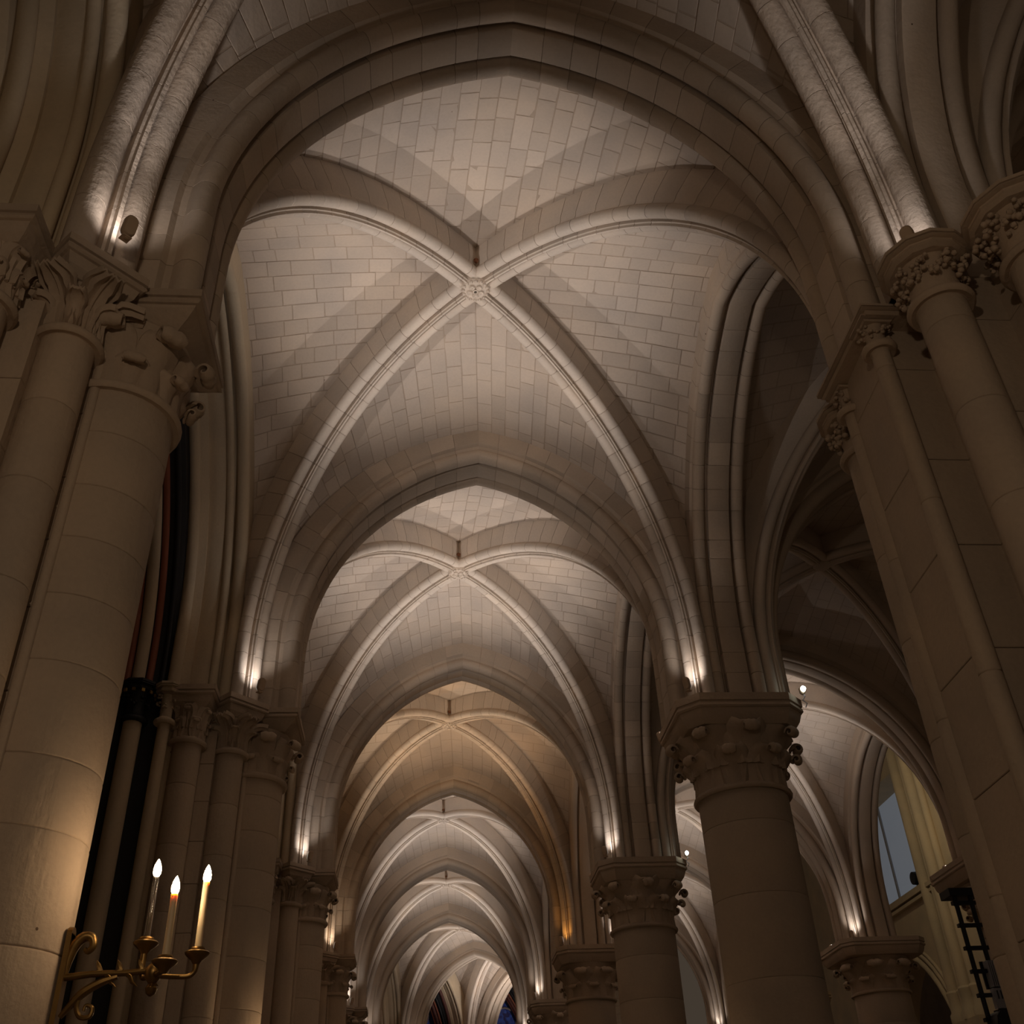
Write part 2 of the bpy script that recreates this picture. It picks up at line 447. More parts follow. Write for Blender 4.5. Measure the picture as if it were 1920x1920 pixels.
def volute(theta, r, z, R, width, c=(0, 0)):
    """a curled crocket head: spiral ribbon with depth"""
    pts = []
    for i in range(14):
        a = -PI * .55 + i / 13 * PI * 2.3; rr = R * (1 - .62 * i / 13)
        pts.append((r + rr * math.cos(a), z + rr * math.sin(a)))
    v = []; ct, sn = math.cos(theta), math.sin(theta)
    for i, (x, zz) in enumerate(pts):
        th = R * .34 * (1 - .3 * i / 13)
        nx = pts[min(i + 1, 13)][0] - pts[max(i - 1, 0)][0]; nz = pts[min(i + 1, 13)][1] - pts[max(i - 1, 0)][1]
        l = math.hypot(nx, nz); nx, nz = -nz / l, nx / l
        for sx, sy in ((-1, -1), (1, -1), (1, 1), (-1, 1)):
            xx = x + nx * th * .5 * sx; zq = zz + nz * th * .5 * sx; yy = sy * width * (1 - .25 * i / 13)
            v.append((c[0] + xx * ct - yy * sn, c[1] + xx * sn + yy * ct, zq))
    f = [(0, 1, 2, 3)]
    for i in range(13):
        for k in range(4):
            j = (k + 1) % 4
            f.append((i * 4 + k, i * 4 + j, i * 4 + 4 + j, i * 4 + 4 + k))
    f.append((52, 53, 54, 55))
    return v, f
def abacus_layers(poly, zt, h, over=.10):
    I = lambda d: inset_poly(poly, d)
    return [(I(.0), zt), (I(.0), zt - h * .26), (I(.016), zt - h * .27), (I(.016), zt - h * .33), (I(.004), zt - h * .35), (I(.0), zt - h * .44), (I(.012), zt - h * .49), (I(.028), zt - h * .50), (I(.032), zt - h * .58), (I(over * .55), zt - h * .80), (I(over), zt - h)]
def capital(parent, c, r, zn, zt, poly, abh, style, mat=None, n_low=8, n_up=8, a_off=0.0, with_abacus=True, detail=True, over=.10):
    """necking, bell, leaves and abacus of one capital. c plan centre, r shaft radius, zn neck level, zt abacus top"""
    mat = mat or M_CARVE
    cap = link(bpy.data.objects.new('capital', None), parent); cap.empty_display_size = .1
    if with_abacus:
        g = G(); g.add(*prism_layers(abacus_layers(poly, zt, abh, over))); g.build('abacus', mat, cap, angle=25)
    zb = zt - abh; H = zb - zn
    xs = [p[0] for p in poly]; ys = [p[1] for p in poly]
    R = min(max(xs) - min(xs), max(ys) - min(ys)) / 2 - over * .6
    prof = [(r * .9, zn - .03), (r + .004, zn - .02)] + [(r + .02 + .028 * math.cos(a), zn + .028 * math.sin(a)) for a in (-1.2, -.6, 0, .6, 1.2)] + [(r + .006, zn + .045)]
    g = G(); g.add(*lathe(prof, 32, c)); g.build('necking', mat, cap)
    bell = []
    for i in range(9):
        q = i / 8; bell.append((r * .99 + max(min(R - r, r * .30), r * .16) * .80 * q ** 2.4, zn + .03 + (H - .03) * q))
    bell.append((r * 1.1, zb + .01))
    g = G(); g.add(*lathe(bell, 28, c)); g.build('bell', mat, cap)
    fl = max(R - r, r * .47)
    if style == 'crocket':     # two tiers of broad veined leaves
        for k in range(n_low):
            g = G(); g.add(*leaf(a_off + 2 * PI * k / n_low, r + .012, zn + .035, H * .52, r * PI / n_low * .95, fl * .52, veins=2.5, tip=.65, hook=60, amp=.02)); g.add(*curl(a_off + 2 * PI * k / n_low, r + fl * .46 + r * .13, zn + .02 + H * .50, r * .17, r * PI / n_low * .42)); move(g, c); g.build('leaf', mat, cap, angle=60)
        for k in range(n_up):
            th = a_off + 2 * PI * (k + .5) / n_up
            g = G(); g.add(*leaf(th, r + .02 + fl * .10, zn + H * .36, H * .60, r * PI / n_up * 1.15, fl * .66, veins=3.5, tip=.7, hook=60, amp=.022)); g.add(*curl(th, r + .02 + fl * .62 + r * .15, zn + H * .86, r * .19, r * PI / n_up * .46)); move(g, c); g.build('leaf', mat, cap, angle=60)
    elif style == 'acanthus':  # fan leaves
        for k in range(n_low):
            g = G(); g.add(*leaf(a_off + 2 * PI * k / n_low, r + .010, zn + .035, H * .74, r * PI / n_low * 1.35, fl * 1.25, veins=4.5, scallop=5, nu=14, nv=19, thick=.016, tip=.5, hook=100, amp=.020)); move(g, c); g.build('leaf', mat, cap, angle=60)
        for k in range(n_low):
            g = G(); g.add(*leaf(a_off + 2 * PI * (k + .5) / n_low, r + .012, zn + .035, H * .50, r * PI / n_low * .8, fl * .6, veins=2.5, scallop=3, thick=.016, tip=.5, hook=110, amp=.018)); move(g, c); g.build('leaf', mat, cap, angle=60)
    elif style == 'water':     # broad smooth leaves ending in split buds
        for k in range(n_low):
            th = a_off + 2 * PI * k / n_low
            Rc = .24 * r if r < .4 else .20 * r; g = G(); g.add(*leaf(th, r + .012, zn + .035, H * .72, r * PI / n_low * 1.0, fl * .55, veins=1.5, tip=.75, thick=.028, hook=45)); g.add(*curl(th, r + fl * .50 + Rc, zn + H * .72, Rc, r * PI / n_low * .72)); move(g, c); g.build('leaf', mat, cap, angle=60)
        for k in range(n_low):
            th = a_off + 2 * PI * (k + .5) / n_low
            g = G(); g.add(*leaf(th, r + .010, zn + .035, H * .34, r * PI / n_low * .8, fl * .28, veins=1.5, tip=.7, hook=50)); g.add(*curl(th, r + fl * .26 + Rc * .6, zn + H * .34, Rc * .6, r * PI / n_low * .55)); move(g, c); g.build('leaf', mat, cap, angle=60)
    elif style == 'foliage':   # naturalistic clumps under the lip
        for k in range(n_up):
            th = a_off + 2 * PI * k / n_up; q = .52 + .16 * (k % 3); sz = min(1.0, .35 + r * 2.6); rr = r + fl * .70 * q ** 2 + .016 * sz
            g = G()
            for m in range(7):
                rad = (.016 + .014 * rnd.random()) * sz; dx, dy, dz = [rnd.uniform(-.042, .042) * sz for _ in range(3)]
                pv, pf = lathe([(rad * math.sin(a), rad * .9 * -math.cos(a)) for a in [PI * i / 5 for i in range(1, 5)]], 7)
                bx = c[0] + rr * math.cos(th) + dx; by = c[1] + rr * math.sin(th) + dy; bz = zn + H * q + dz
                g.add([(x * rnd.uniform(.8, 1.25) + bx, y * rnd.uniform(.8, 1.25) + by, z + bz) for x, y, z in pv], pf)
            g.build('leaf_cluster', mat, cap, angle=60)
    return cap
def move(g, c):
    g.v = [(x + c[0], y + c[1], z) for x, y, z in g.v]
def shaft(parent, c, r, z0, z1, mat, dh=.46, name='drum', seg=26, split=True):
    """a shaft of stone drums with fine recessed joints"""
    if not split:
        g = G(); g.add(*lathe([(r, z0), (r, z1)], seg, c)); g.build(name, mat, parent); return
    z = z0
    while z < z1 - .02:
        h = dh * rnd.uniform(.8, 1.25)
        zz = min(z1, z + h)
        if z1 - zz < .15: zz = z1
        g = G(); g.add(*lathe([(r - .006, z), (r - .006, z + .002), (r - .0015, z + .004), (r, z + .010), (r, zz - .008), (r - .0015, zz - .002), (r - .006, zz)], seg, c)); g.build(name, mat, parent, angle=60)
        z = zz
def base_profile(r): return [(r + .16, 0), (r + .16, .12), (r + .14, .14), (r + .12, .17), (r + .06, .20), (r + .05, .25), (r + .08, .28), (r + .03, .32), (r, .34)]
def core_blocks(parent, poly, z0, z1, mat, dh=.42, split=True):
    poly = ccw(poly)
    if not split:
        g = G(); g.add(*prism_layers([(poly, z0), (poly, z1)])); g.build('core', mat, parent, smooth=False); return
    g = G(); g.add(*prism_layers([(inset_poly(poly, .012), z0), (inset_poly(poly, .012), z1)])); g.build('mortar_core', M_MORTAR, parent, smooth=False)
    z = z0
    while z < z1 - .02:
        zz = min(z1, z + dh * rnd.uniform(.85, 1.15))
        if z1 - zz < .15: zz = z1
        g = G(); g.add(*prism_layers([(inset_poly(poly, .004), z + .002), (poly, z + .006), (poly, zz - .006), (inset_poly(poly, .004), zz - .002)])); g.build('course_block', mat, parent, smooth=False)
        z = zz
def rot_square(c, half, ang):
    out = []
    for k in range(4):
        a = ang + PI / 4 + k * PI / 2
        out.append((c[0] + half * math.sqrt(2) * math.cos(a), c[1] + half * math.sqrt(2) * math.sin(a)))
    return out
def rect(x0, x1, y0, y1): return [(x0, y0), (x1, y0), (x1, y1), (x0, y1)]
def octagon(x0, x1, y0, y1, ch): return [(x0 + ch, y0), (x1 - ch, y0), (x1, y0 + ch), (x1, y1 - ch), (x1 - ch, y1), (x0 + ch, y1), (x0, y1 - ch), (x0, y0 + ch)]

ORD = ['nearest', 'second', 'third', 'fourth', 'fifth', 'sixth', 'seventh', 'eighth', 'ninth']
# ------------------------------------------------------------------ left piers
def left_pier(n):
    y = n * L
    near = n <= 1
    t = thing('compound_pier', '%s stone pier of clustered shafts along the left wall, counting from the camera' % ORD[n], 'pier', (0, 0, 0), 0)
    poly = [(-4.2, y - .34), (-3.0, y - .34), (-3.0, y - .50), (-2.60, y - .50), (-2.60, y - .24), (-2.34, y - .24), (-2.34, y + .24), (-2.60, y + .24), (-2.60, y + .50), (-3.0, y + .50), (-3.0, y + .34), (-4.2, y + .34)]
    core_blocks(t, poly, 0, ZA - .30, M_SHAFT, split=near)
    g = G(); g.add(*prism_layers([(ccw(poly), ZA - .30), (ccw(poly), ZA - .02)])); g.build('core_cap', M_CARVE, t, smooth=False)
    # thin roll on the arrises between the shafts
    for sy in (-1, 1):
        g = G(); g.add(*lathe([(.028, 0), (.028, ZA - .3)], 10, (-2.345, y + sy * .235))); g.build('arris_roll', M_SHAFT, t)
    cm = (-2.31, y + .06)
    shaft(t, cm, .30, .34, 5.30, M_SHAFT, .36, split=n <= 2, seg=36)
    g = G(); g.add(*lathe(base_profile(.30), 32, cm)); g.build('shaft_base', M_SHAFT, t)
    capital(t, cm, .30, 5.30, ZA, rect(-2.80, -1.875, y - .305, y + .465), .20, 'water', n_low=8, a_off=PI / 8 if n else 0, over=.14)
    for sy in (-1, 1):
        cd = (-2.485, y + sy * .36)
        shaft(t, cd, .135, .34, 5.45, M_SHAFT, .48, split=n <= 1)
        g = G(); g.add(*lathe(base_profile(.135), 20, cd)); g.build('shaft_base', M_SHAFT, t)
        capital(t, cd, .135, 5.45, ZA, rot_square(cd, .235, PI / 4 * sy), .20, 'acanthus', n_low=6, a_off=-sy * PI / 4 + PI / 6, over=.08)
        cw = (-2.84, y + sy * .635)
        shaft(t, cw, .135, .34, 5.45, M_SHAFT, .48, split=n <= 1)
        g = G(); g.add(*lathe(base_profile(.135), 20, cw)); g.build('shaft_base', M_SHAFT, t)
        capital(t, cw, .135, 5.45, ZA, rect(-3.10, -2.605, y + sy * .62 - .235, y + sy * .62 + .235), .20, 'crocket', n_low=6, n_up=6, over=.08)
    return t
for n in range(0, 6): left_pier(n)

# ------------------------------------------------------------------ right crossing pier (nearest on the right)
t = thing('crossing_pier', 'massive clustered stone pier at the right edge of the picture', 'pier')
poly = [(2.055, -.19), (2.36, -.19), (2.36, -.60), (2.62, -.60), (2.62, -.95), (3.7, -.95), (3.7, .95), (2.66, .95), (2.66, .56), (2.40, .56), (2.40, .33), (2.075, .33)]
core_blocks(t, poly, 0, ZA - .02, M_COLUMN, .62)
for cy in (-.21, .36):
    c = (2.095 if cy > 0 else 2.05, cy)
    shaft(t, c, .055, .3, 5.73, M_COLUMN, .8, seg=18)
    capital(t, c, .055, 5.73, ZA - .05, rect(c[0] - .10, c[0] + .10, c[1] - .10, c[1] + .10), .04, 'foliage', n_up=9, over=.02)
g = G(); g.add(*prism_layers(abacus_layers(ccw(rect(1.945, 2.45, -.35, .47)), ZA, .065, .03))); g.build('impost_slab', M_CARVE, t)
for (c, r, R, zn) in (((2.20, -.66), .135, .26, 5.62), ((2.58, -1.02), .16, .30, 5.60), ((2.28, .66), .135, .26, 5.62), ((2.72, 1.02), .15, .28, 5.60)):
    shaft(t, c, r, .3, zn, M_COLUMN, .55)
    poly = [(c[0] + R * math.cos(a), c[1] + R * math.sin(a)) for a in [2 * PI * (k + .5) / 12 for k in range(12)]]
    capital(t, c, r, zn, ZA, ccw(poly), .09, 'foliage', n_up=26, over=.05)

# ------------------------------------------------------------------ round columns
def column(c, n, label, r=.455, split=True, style='crocket', zn=5.07, half=.67):
    t = thing('round_column', label, 'column')
    shaft(t, c, r, .4, zn, M_COLUMN, .62, split=split, seg=40)
    g = G(); g.add(*lathe([(a, z * 1.18) for a, z in base_profile(r)], 36, c)); g.build('column_base', M_COLUMN, t)
    poly = octagon(c[0] - half, c[0] + half, c[1] - half + .05, c[1] + half - .03, .20)
    capital(t, c, r, zn, ZA, poly, .30, style, n_low=8, n_up=8, a_off=PI / 8, over=.10)
    return t
styles = ['crocket', 'crocket', 'water', 'crocket', 'crocket']
for n in range(1, 6):
    column((CX + (.25 if n == 5 else 0), n * L), n, '%s round column of the arcade on the right of the aisle' % ORD[n - 1], split=n <= 3, style=styles[n - 1])
for n in range(1, 5):
    column((BX, n * L + .15), n, '%s round column on the far side of the dim inner aisle' % ORD[n - 1], split=n in (2, 3), style='water', r=.54, half=.87)

# ------------------------------------------------------------------ vault bays
class Bay:
    pass
H_TR = Half(HS, ZA, ZSP, ZAP)
def arch_frame(i):
    """plan centre, direction to the right, of transverse arch i"""
    if i <= 4: return Vector((AX, i * L + .035)), Vector((1, 0))
    if i == 5: return Vector((AX + .18, 28.0)), Vector((1, -.05)).normalized()
    if i == 6: return Vector((AX + 1.25, 33.1)), Vector((1, -.34)).normalized()
    if i == 7: return Vector((3.25, 34.55)), Vector((.72, -.69)).normalized()
    return Vector((5.1, 34.7)), Vector((.25, -.97)).normalized()
H_TR0 = Half(HS, ZA, ZSP, ZAP)
def transverse_arch(i):
    M, D = arch_frame(i)
    t = thing('transverse_arch', '%s pointed stone arch crossing the aisle, counting from the camera' % ORD[i], 'arch')
    for sgn in (-1, 1):
        pl = Placed(H_TR, M, D * sgn)
        voussoirs(pl, ARCH_P, ARCH_CORE, 17 if i == 0 else 16, M_ARCH, t, split=i <= 3)
    return t
for i in range(0, 9): transverse_arch(i)

def corners(i):
    """spring points of the diagonal ribs at arch i: (near-left, near-right) offsets go toward the camera (-) or away (+)"""
    M, D = arch_frame(i); N = Vector((-D.y, D.x))
    return M, D, N
LX, RX, DY = 2.36, 2.16, .58      # rib springs measured from the aisle axis
def key_of(b):
    M0, D0, N0 = corners(b); M1, D1, N1 = corners(b + 1)
    k = (M0 + M1) / 2 + Vector((KX - AX + (.10 if b >= 4 else 0), .08))
    if b == 5: k = Vector((.62, 30.6))
    return k
def rib_curve(A, K, zk=ZK):
    d = (A - K); a = d.length
    h = Half(a, ZA, 6.50, zk, round_=True)
    return Placed(h, K, d)
BAYN = {-1: 'in the dark bay over the camera', 0: 'in the first full bay ahead', 1: 'in the second bay ahead', 2: 'in the third bay ahead', 3: 'in the fourth bay ahead', 4: 'in the fifth bay ahead', 5: 'in the bending sixth bay', 6: 'in the turning end bay', 7: 'in the last bay'}
def web_cell(bound, diag, nt, ns, bulge=.05):
    """S(t, s) from the boundary arch (s=0) to the diagonal (s=1)"""
    bl, bw, bv = bound; dl, dw, dv = diag
    cache = {}
    def Sf(t, s):
        if t not in cache: cache[t] = (bl.p(t, bw, bv), dl.pq(bl.c.q_of(t, bw), dw, dv))
        a, b = cache[t]
        p = a.lerp(b, s); 
        p.z += bulge * math.sin(PI * s) * max(0, t) 
        return p
    return Sf
CAMP = Vector((-0.60186, -4.35001, 1.6))
def project(p):
    d = p - CAMP; z = d.dot(_f)
    if z < .2: return None
    return (960 + 1897.25 * d.dot(_r) / z, 960 - 1897.25 * d.dot(_u) / z)
def make_web(cells, label, stones, course=.155, tmin=.10, origin=None, limit=300):
    """backing shell (mortar) plus the stones laid in courses"""
    vb = []; fb = []; ub = []
    NT, NS = 22, 8
    pieces = []
    for Sf, Lt, inner in cells:
        n0 = len(vb)
        for i in range(NT + 1):
            t = tmin * .3 + (1 - tmin * .3) * i / NT
            ls = (Sf(t, 0) - Sf(t, 1)).length
            for j in range(NS + 1):
                p = Sf(t, j / NS); vb.append(tuple(p)); ub.append((ls * j / NS, t * Lt))
        for i in range(NT):
            for j in range(NS):
                a = n0 + i * (NS + 1) + j
                fb.append((a, a + 1, a + NS + 2, a + NS + 1))
        if stones:
            nc = max(6, int(Lt * (1 - tmin) / course))
            for i in range(nc):
                t0 = tmin + (1 - tmin) * i / nc; t1 = tmin + (1 - tmin) * (i + 1) / nc
                ln = (Sf((t0 + t1) / 2, 0) - Sf((t0 + t1) / 2, 1)).length
                if ln < .08: continue
                gt = .0042 / Lt; gs = .0045
                ta, tb = t0 + gt, min(1, t1 - gt)
                La = (Sf(ta, 0) - Sf(ta, 1)).length; Lb = (Sf(tb, 0) - Sf(tb, 1)).length
                d = 0.0; first = True; Lm = max(La, Lb)
                while d < Lm - 1e-3:
                    w = rnd.uniform(.20, .42) * (rnd.uniform(.4, 1) if first else 1); first = False
                    d1 = d + w
                    if d1 > Lm - .13: d1 = Lm + .01
                    j0, j1 = rnd.uniform(-.0012, .0012), rnd.uniform(-.0012, .0012)
                    cl = lambda x, l: max(0, min(1, x / max(.02, l)))
                    q = [(ta + j0, cl(d + gs, La)), (ta + j1, cl(d1 - gs, La)), (tb, cl(d1 - gs, Lb)), (tb, cl(d + gs, Lb))]
                    if q[1][1] - q[0][1] + q[2][1] - q[3][1] < .01: d = d1; continue
                    P = [Sf(min(1, a), b) for a, b in q]
                    c = sum(P, Vector()) / 4
                    nrm = (P[2] - P[0]).cross(P[3] - P[1]).normalized()
                    if nrm.dot(inner - c) < 0: nrm = -nrm
                    pr = rnd.uniform(.004, .008)
                    tl = (P[1] - P[0]).normalized() * .003; tt = (P[3] - P[0]).normalized() * .003
                    ins = [tl + tt, -tl + tt, -tl - tt, tl - tt]
                    vs = [tuple(p - nrm * .012) for p in P] + [tuple(p + nrm * (pr - .003)) for p in P] + [tuple(p + nrm * pr + d) for p, d in zip(P, ins)]
                    fs = [(3, 2, 1, 0), (8, 9, 10, 11)] + [(k, (k + 1) % 4, 4 + (k + 1) % 4, 4 + k) for k in range(4)] + [(4 + k, 4 + (k + 1) % 4, 8 + (k + 1) % 4, 8 + k) for k in range(4)]
                    sc = [project(p) for p in P]; ar = 0
                    if all(sc):
                        ar = abs(sum(sc[k - 1][0] * sc[k][1] - sc[k][0] * sc[k - 1][1] for k in range(4))) / 2
                        cx = sum(p[0] for p in sc) / 4; cy = sum(p[1] for p in sc) / 4
                        if not (-30 < cx < 1950 and -30 < cy < 1950): ar = 0
                    pieces.append((ar, vs, fs))
                    d = d1
    me = mesh_from('ceiling', vb, fb, M_MORTAR if stones else M_WEBTEX, True, 30, ub)
    ce = link(bpy.data.objects.new('ceiling', me)); struct(ce, label)
    if stones:
        pieces.sort(key=lambda p: -p[0])
        rest = G()
        for k, (ar, vs, fs) in enumerate(pieces):
            if k < limit and ar > 0:
                me = mesh_from('stone', vs, fs, M_WEB, False)
                link(bpy.data.objects.new('stone', me), ce)
            else: rest.add(vs, fs)
        if rest.v:
            o = rest.build('stonework', M_WEB, ce, smooth=False, recalc=False); o['kind'] = 'stuff'
    return ce
def placed_fn(pl, w, v): return (pl, w, v)
H_AC = Half(2.19, ZA, 6.70, 9.36)       # arcade arch
WE = .42                                 # web sits this far behind the intrados
WED = .47                               # and this far above the underside of the ribs
def bay_geometry(b):
    B = Bay()
    M0, D0, N0 = corners(b); M1, D1, N1 = corners(b + 1)
    K = key_of(b); B.K = K
    B.nl = M0 - D0 * LX + N0 * DY; B.nr = M0 + D0 * RX + N0 * DY
    B.fl = M1 - D1 * LX - N1 * DY; B.fr = M1 + D1 * RX - N1 * DY
    B.rib = {k: rib_curve(getattr(B, k), K) for k in ('nl', 'nr', 'fl', 'fr')}
    B.tn = {s: Placed(H_TR, M0, D0 * s) for s in (-1, 1)}; B.tf = {s: Placed(H_TR, M1, D1 * s) for s in (-1, 1)}
    # side arches run between the piers
    la, lb = M0 - D0 * 2.86, M1 - D1 * 2.86; ra, rb = M0 + D0 * (CX - AX), M1 + D1 * (CX - AX)
    def side(a, bb):
        mid = (a + bb) / 2; d = (bb - a); half = max(.3, d.length / 2 - .61)
        h = Half(half, ZA, 6.70, 9.36)
        return {-1: Placed(h, mid, -d), 1: Placed(h, mid, d)}
    B.ls = side(la, lb); B.rs = side(ra, rb)
    return B
BAYS = {b: bay_geometry(b) for b in range(-1, 8)}
RIBW = {'nl': 'rising from the near left pier', 'nr': 'rising from the near right pier', 'fl': 'rising from the far left pier', 'fr': 'rising from the far right pier'}
for b, B in BAYS.items():
    inner = Vector((B.K.x, B.K.y, 5.5))
    cells = []
    def sv(pl, toward):       # signed v so that the boundary lies toward the bay
        return 1 if pl.V.dot(toward) > 0 else -1
    toK0 = B.K - B.tn[1].M; toK1 = B.K - B.tf[1].M
    for s, rn, rf in ((-1, 'nl', 'fl'), (1, 'nr', 'fr')):
        pn, pf = B.tn[s], B.tf[s]
        cells.append((web_cell(placed_fn(pn, WE, .20 * sv(pn, toK0)), placed_fn(B.rib[rn], WED, 0), 0, 0), 4.6, inner))
        cells.append((web_cell(placed_fn(pf, WE, .20 * sv(pf, toK1)), placed_fn(B.rib[rf], WED, 0), 0, 0), 4.6, inner))
    for sd, near, far in ((B.ls, 'nl', 'fl'), (B.rs, 'nr', 'fr')):
        for s, rk in ((-1, near), (1, far)):
            pl = sd[s]; tw = B.K - pl.M
            cells.append((web_cell(placed_fn(pl, WE, .16 * sv(pl, tw)), placed_fn(B.rib[rk], WED, 0), 0, 0), 4.6, inner))
    make_web(cells, 'stone vault webs ' + BAYN[b], b <= 1)
    for rk in ('nl', 'nr', 'fl', 'fr'):
        if b == -1 and rk in ('nl', 'nr'): continue
        t = thing('diagonal_rib', 'stone rib %s, %s' % (BAYN[b], RIBW[rk]), 'rib')
        sc = 1.36 if b == -1 else 1.0
        voussoirs(B.rib[rk], [(a * sc, w * sc if w < .25 else w) for a, w in RIB_P], [(a * sc, w * sc if w < .25 else w) for a, w in RIB_CORE], 15 if b == -1 else 24, M_WORN if b == -1 else M_RIB, t, t1=.9985, split=b <= 2, sub=4 if b == -1 else 2)
    if b >= 0:
        t = thing('keystone', 'carved round keystone where the ribs cross %s' % BAYN[b], 'keystone')
        g = G(); g.add(*lathe([(.0, -.012), (.06, -.012), (.12, .0), (.145, .02), (.15, .05), (.15, .22)], 24)); g.v = [(x + B.K.x, y + B.K.y, z + ZK) for x, y, z in g.v]; g.build('boss', M_RIB, t)
        g = G()
        for k in range(16):
            a = 2 * PI * k / 16; v, f = lathe([(.02 * math.sin(q), -.02 * math.cos(q)) for q in (.4, 1.0, 1.6, 2.3)], 7)
            g.add([(x + B.K.x + .128 * math.cos(a), y + B.K.y + .128 * math.sin(a), z + ZK) for x, y, z in v], f)
        g.build('beaded_rim', M_RIB, t)
        for k in range(5):
            a = PI / 2 + 2 * PI * k / 5
            v, f = lathe([(.030, .01), (.034, -.012), (.026, -.024), (.012, -.018), (.006, -.010)], 10)
            g = G(); g.add([(x + B.K.x + .062 * math.cos(a), y + B.K.y + .062 * math.sin(a), z + ZK - .006) for x, y, z in v], f); g.build('petal', M_RIB, t)
        v, f = lathe([(.030, .01), (.030, -.022), (.018, -.026), (.016, -.008)], 12)
        g = G(); g.add([(x + B.K.x, y + B.K.y, z + ZK - .004) for x, y, z in v], f); g.build('hub', M_RIB, t)
        # rusty cramp in the angle on the camera side
        dv, df = box((B.K.x, B.K.y - .225, ZK + .205), (.035, .035, .04), PI / 4); g = G(); g.add(dv, df); g.build('rusty_cramp', M_OAK, t, smooth=False)

# ------------------------------------------------------------------ arcade arches on the right
AC_P = ccw(arch_profile(.29, r=.068)); AC_CORE = inset_poly(AC_P, .006, 1.3)
for b in range(-1, 5):
    t = thing('arcade_arch', 'stone arcade arch between the aisles %s' % BAYN[b], 'arch')
    for s in (-1, 1):
        voussoirs(BAYS[b].rs[s], AC_P, AC_CORE, 17, M_ARCH, t, split=b in (0, 1))

# ------------------------------------------------------------------ chapel arches on the left
def roll(c, w, r, n=9): return ccw([(c + r * math.cos(2 * PI * k / n), w + r * math.sin(2 * PI * k / n)) for k in range(n)])
for b in range(-1, 8):
    t = thing('chapel_arch', 'moulded chapel arch in the left wall %s' % BAYN[b], 'arch')
    for s in (-1, 1):
        pl = BAYS[b].ls[s]; k = 1 if pl.V.x < 0 else -1        # +v must point into the chapel (-x)
        near = b == 0 or b >= 6
        CRM = M_CREAM if b < 6 else M_DRED
        pl2 = Placed(Half(pl.c.h, ZA, 6.2, 9.1), pl.M, pl.U)
        def mould(prof, mat, name, ns=26, inner=False):
            pr = ccw([(v * k, w) for v, w in prof]); g = G(); g.add(*sweep(pl2 if inner else pl, pr, 0, 1, ns)); return g.build(name, mat, t)
        # cream stone orders, stepping inward with depth
        mould([(-.30, .46), (-.30, .10), (-.16, .10), (-.16, .46)], M_CREAM, 'wall_rib_order')
        mould(roll(-.25, .07, .068, 12), M_CREAM, 'roll_moulding')
        mould([(-.16, .40), (-.16, .10), (-.05, .02), (.05, .02), (.12, .04), (.12, .40)], M_CREAM, 'hollow_order')
        mould(roll(-.12, .04, .045, 12), M_CREAM, 'roll_moulding')
        mould([(.10, .40), (.10, .0), (.28, -.06), (.28, .40)], M_CREAM, 'hollow_order')
        mould(roll(.23, -.08, .062, 12), CRM, 'roll_moulding')
        BLK = M_BLACKP if near else M_CREAM
        mould([(.28, .75), (.28, -.02), (.36, -.08), (.44, -.09), (.44, .75)], BLK, 'painted_hollow', inner=True)
        if near: mould(roll(.34, -.10, .030, 10), M_BLACKP, 'painted_roll', inner=True); mould(roll(.45, -.14, .036, 10), M_REDP, 'painted_roll', inner=True)
        mould([(.44, .75), (.44, -.10), (.66, -.16), (.66, .75)], BLK, 'painted_hollow', inner=True)
        mould(roll(.54, -.20, .062, 12), CRM, 'shaft_roll', inner=True)
        if near: mould(roll(.64, -.23, .038, 10), M_REDP, 'painted_roll', inner=True)
        mould([(.66, .75), (.66, -.22), (.92, -.30), (.92, .75)], M_BLUEP if near else M_CREAM, 'painted_hollow', inner=True)
    # colonnettes of the far jamb and near jamb
    pl = BAYS[b].ls
    for s in (-1, 1):
        for (v, w, r, zc, mat, painted) in ((.22, -.20, .055, 5.92, M_CREAM, False), (.50, -.24, .085, 5.92, M_CREAM, True)):
            q = pl[s]; k = 1 if q.V.x < 0 else -1
            c0 = q.p(0, w, v * k); c = (c0.x, c0.y)
            shaft(t, c, r, .3, zc - .30, mat, 2.2, name='colonnette', split=False, seg=18)
            pm = M_BLACKP if painted and b == 0 else M_CREAM
            pol = [(c[0] + (r + .085) * math.cos(a), c[1] + (r + .085) * math.sin(a)) for a in [2 * PI * (m + .5) / 8 for m in range(8)]]
            capital(t, c, r, zc - .30, ZA + .01, ccw(pol), .09, 'foliage', mat=pm, n_up=8, over=.02)
            if painted and b == 0:
                g = G(); g.add(*lathe([(r + .03, zc - .31), (r + .045, zc - .30), (r + .03, zc - .285)], 20, c)); g.build('gilded_ring', M_GOLD, t)
                g = G()
                for m in range(12):
                    a = 2 * PI * m / 12; g.add(*box((c[0] + (r + .078) * math.cos(a), c[1] + (r + .078) * math.sin(a), ZA - .11), (.018, .03, .03), a))
                g.build('gilded_leaves', M_GOLD, t, smooth=False)
        # painted jamb behind the colonnettes
        q = pl[s]; k = 1 if q.V.x < 0 else -1
        P = [q.p(0, w, v * k) for v, w in ((.30, -.08), (.44, -.12), (.62, -.18), (.95, -.28), (.95, .35), (.30, .35))]
        pol = ccw([(p.x, p.y) for p in P]); g = G(); g.add(*prism_layers([(pol, 0), (pol, ZA)])); g.build('jamb', M_BLACKP if b == 0 else M_CREAM, t, smooth=False)
        P = [q.p(0, w, v * k) for v, w in ((.0, .0), (.16, -.10), (.30, -.12), (.30, .35), (.0, .35))]
        pol = ccw([(p.x, p.y) for p in P]); g = G(); g.add(*prism_layers([(pol, 0), (pol, ZA)])); g.build('jamb', M_CREAM, t, smooth=False)
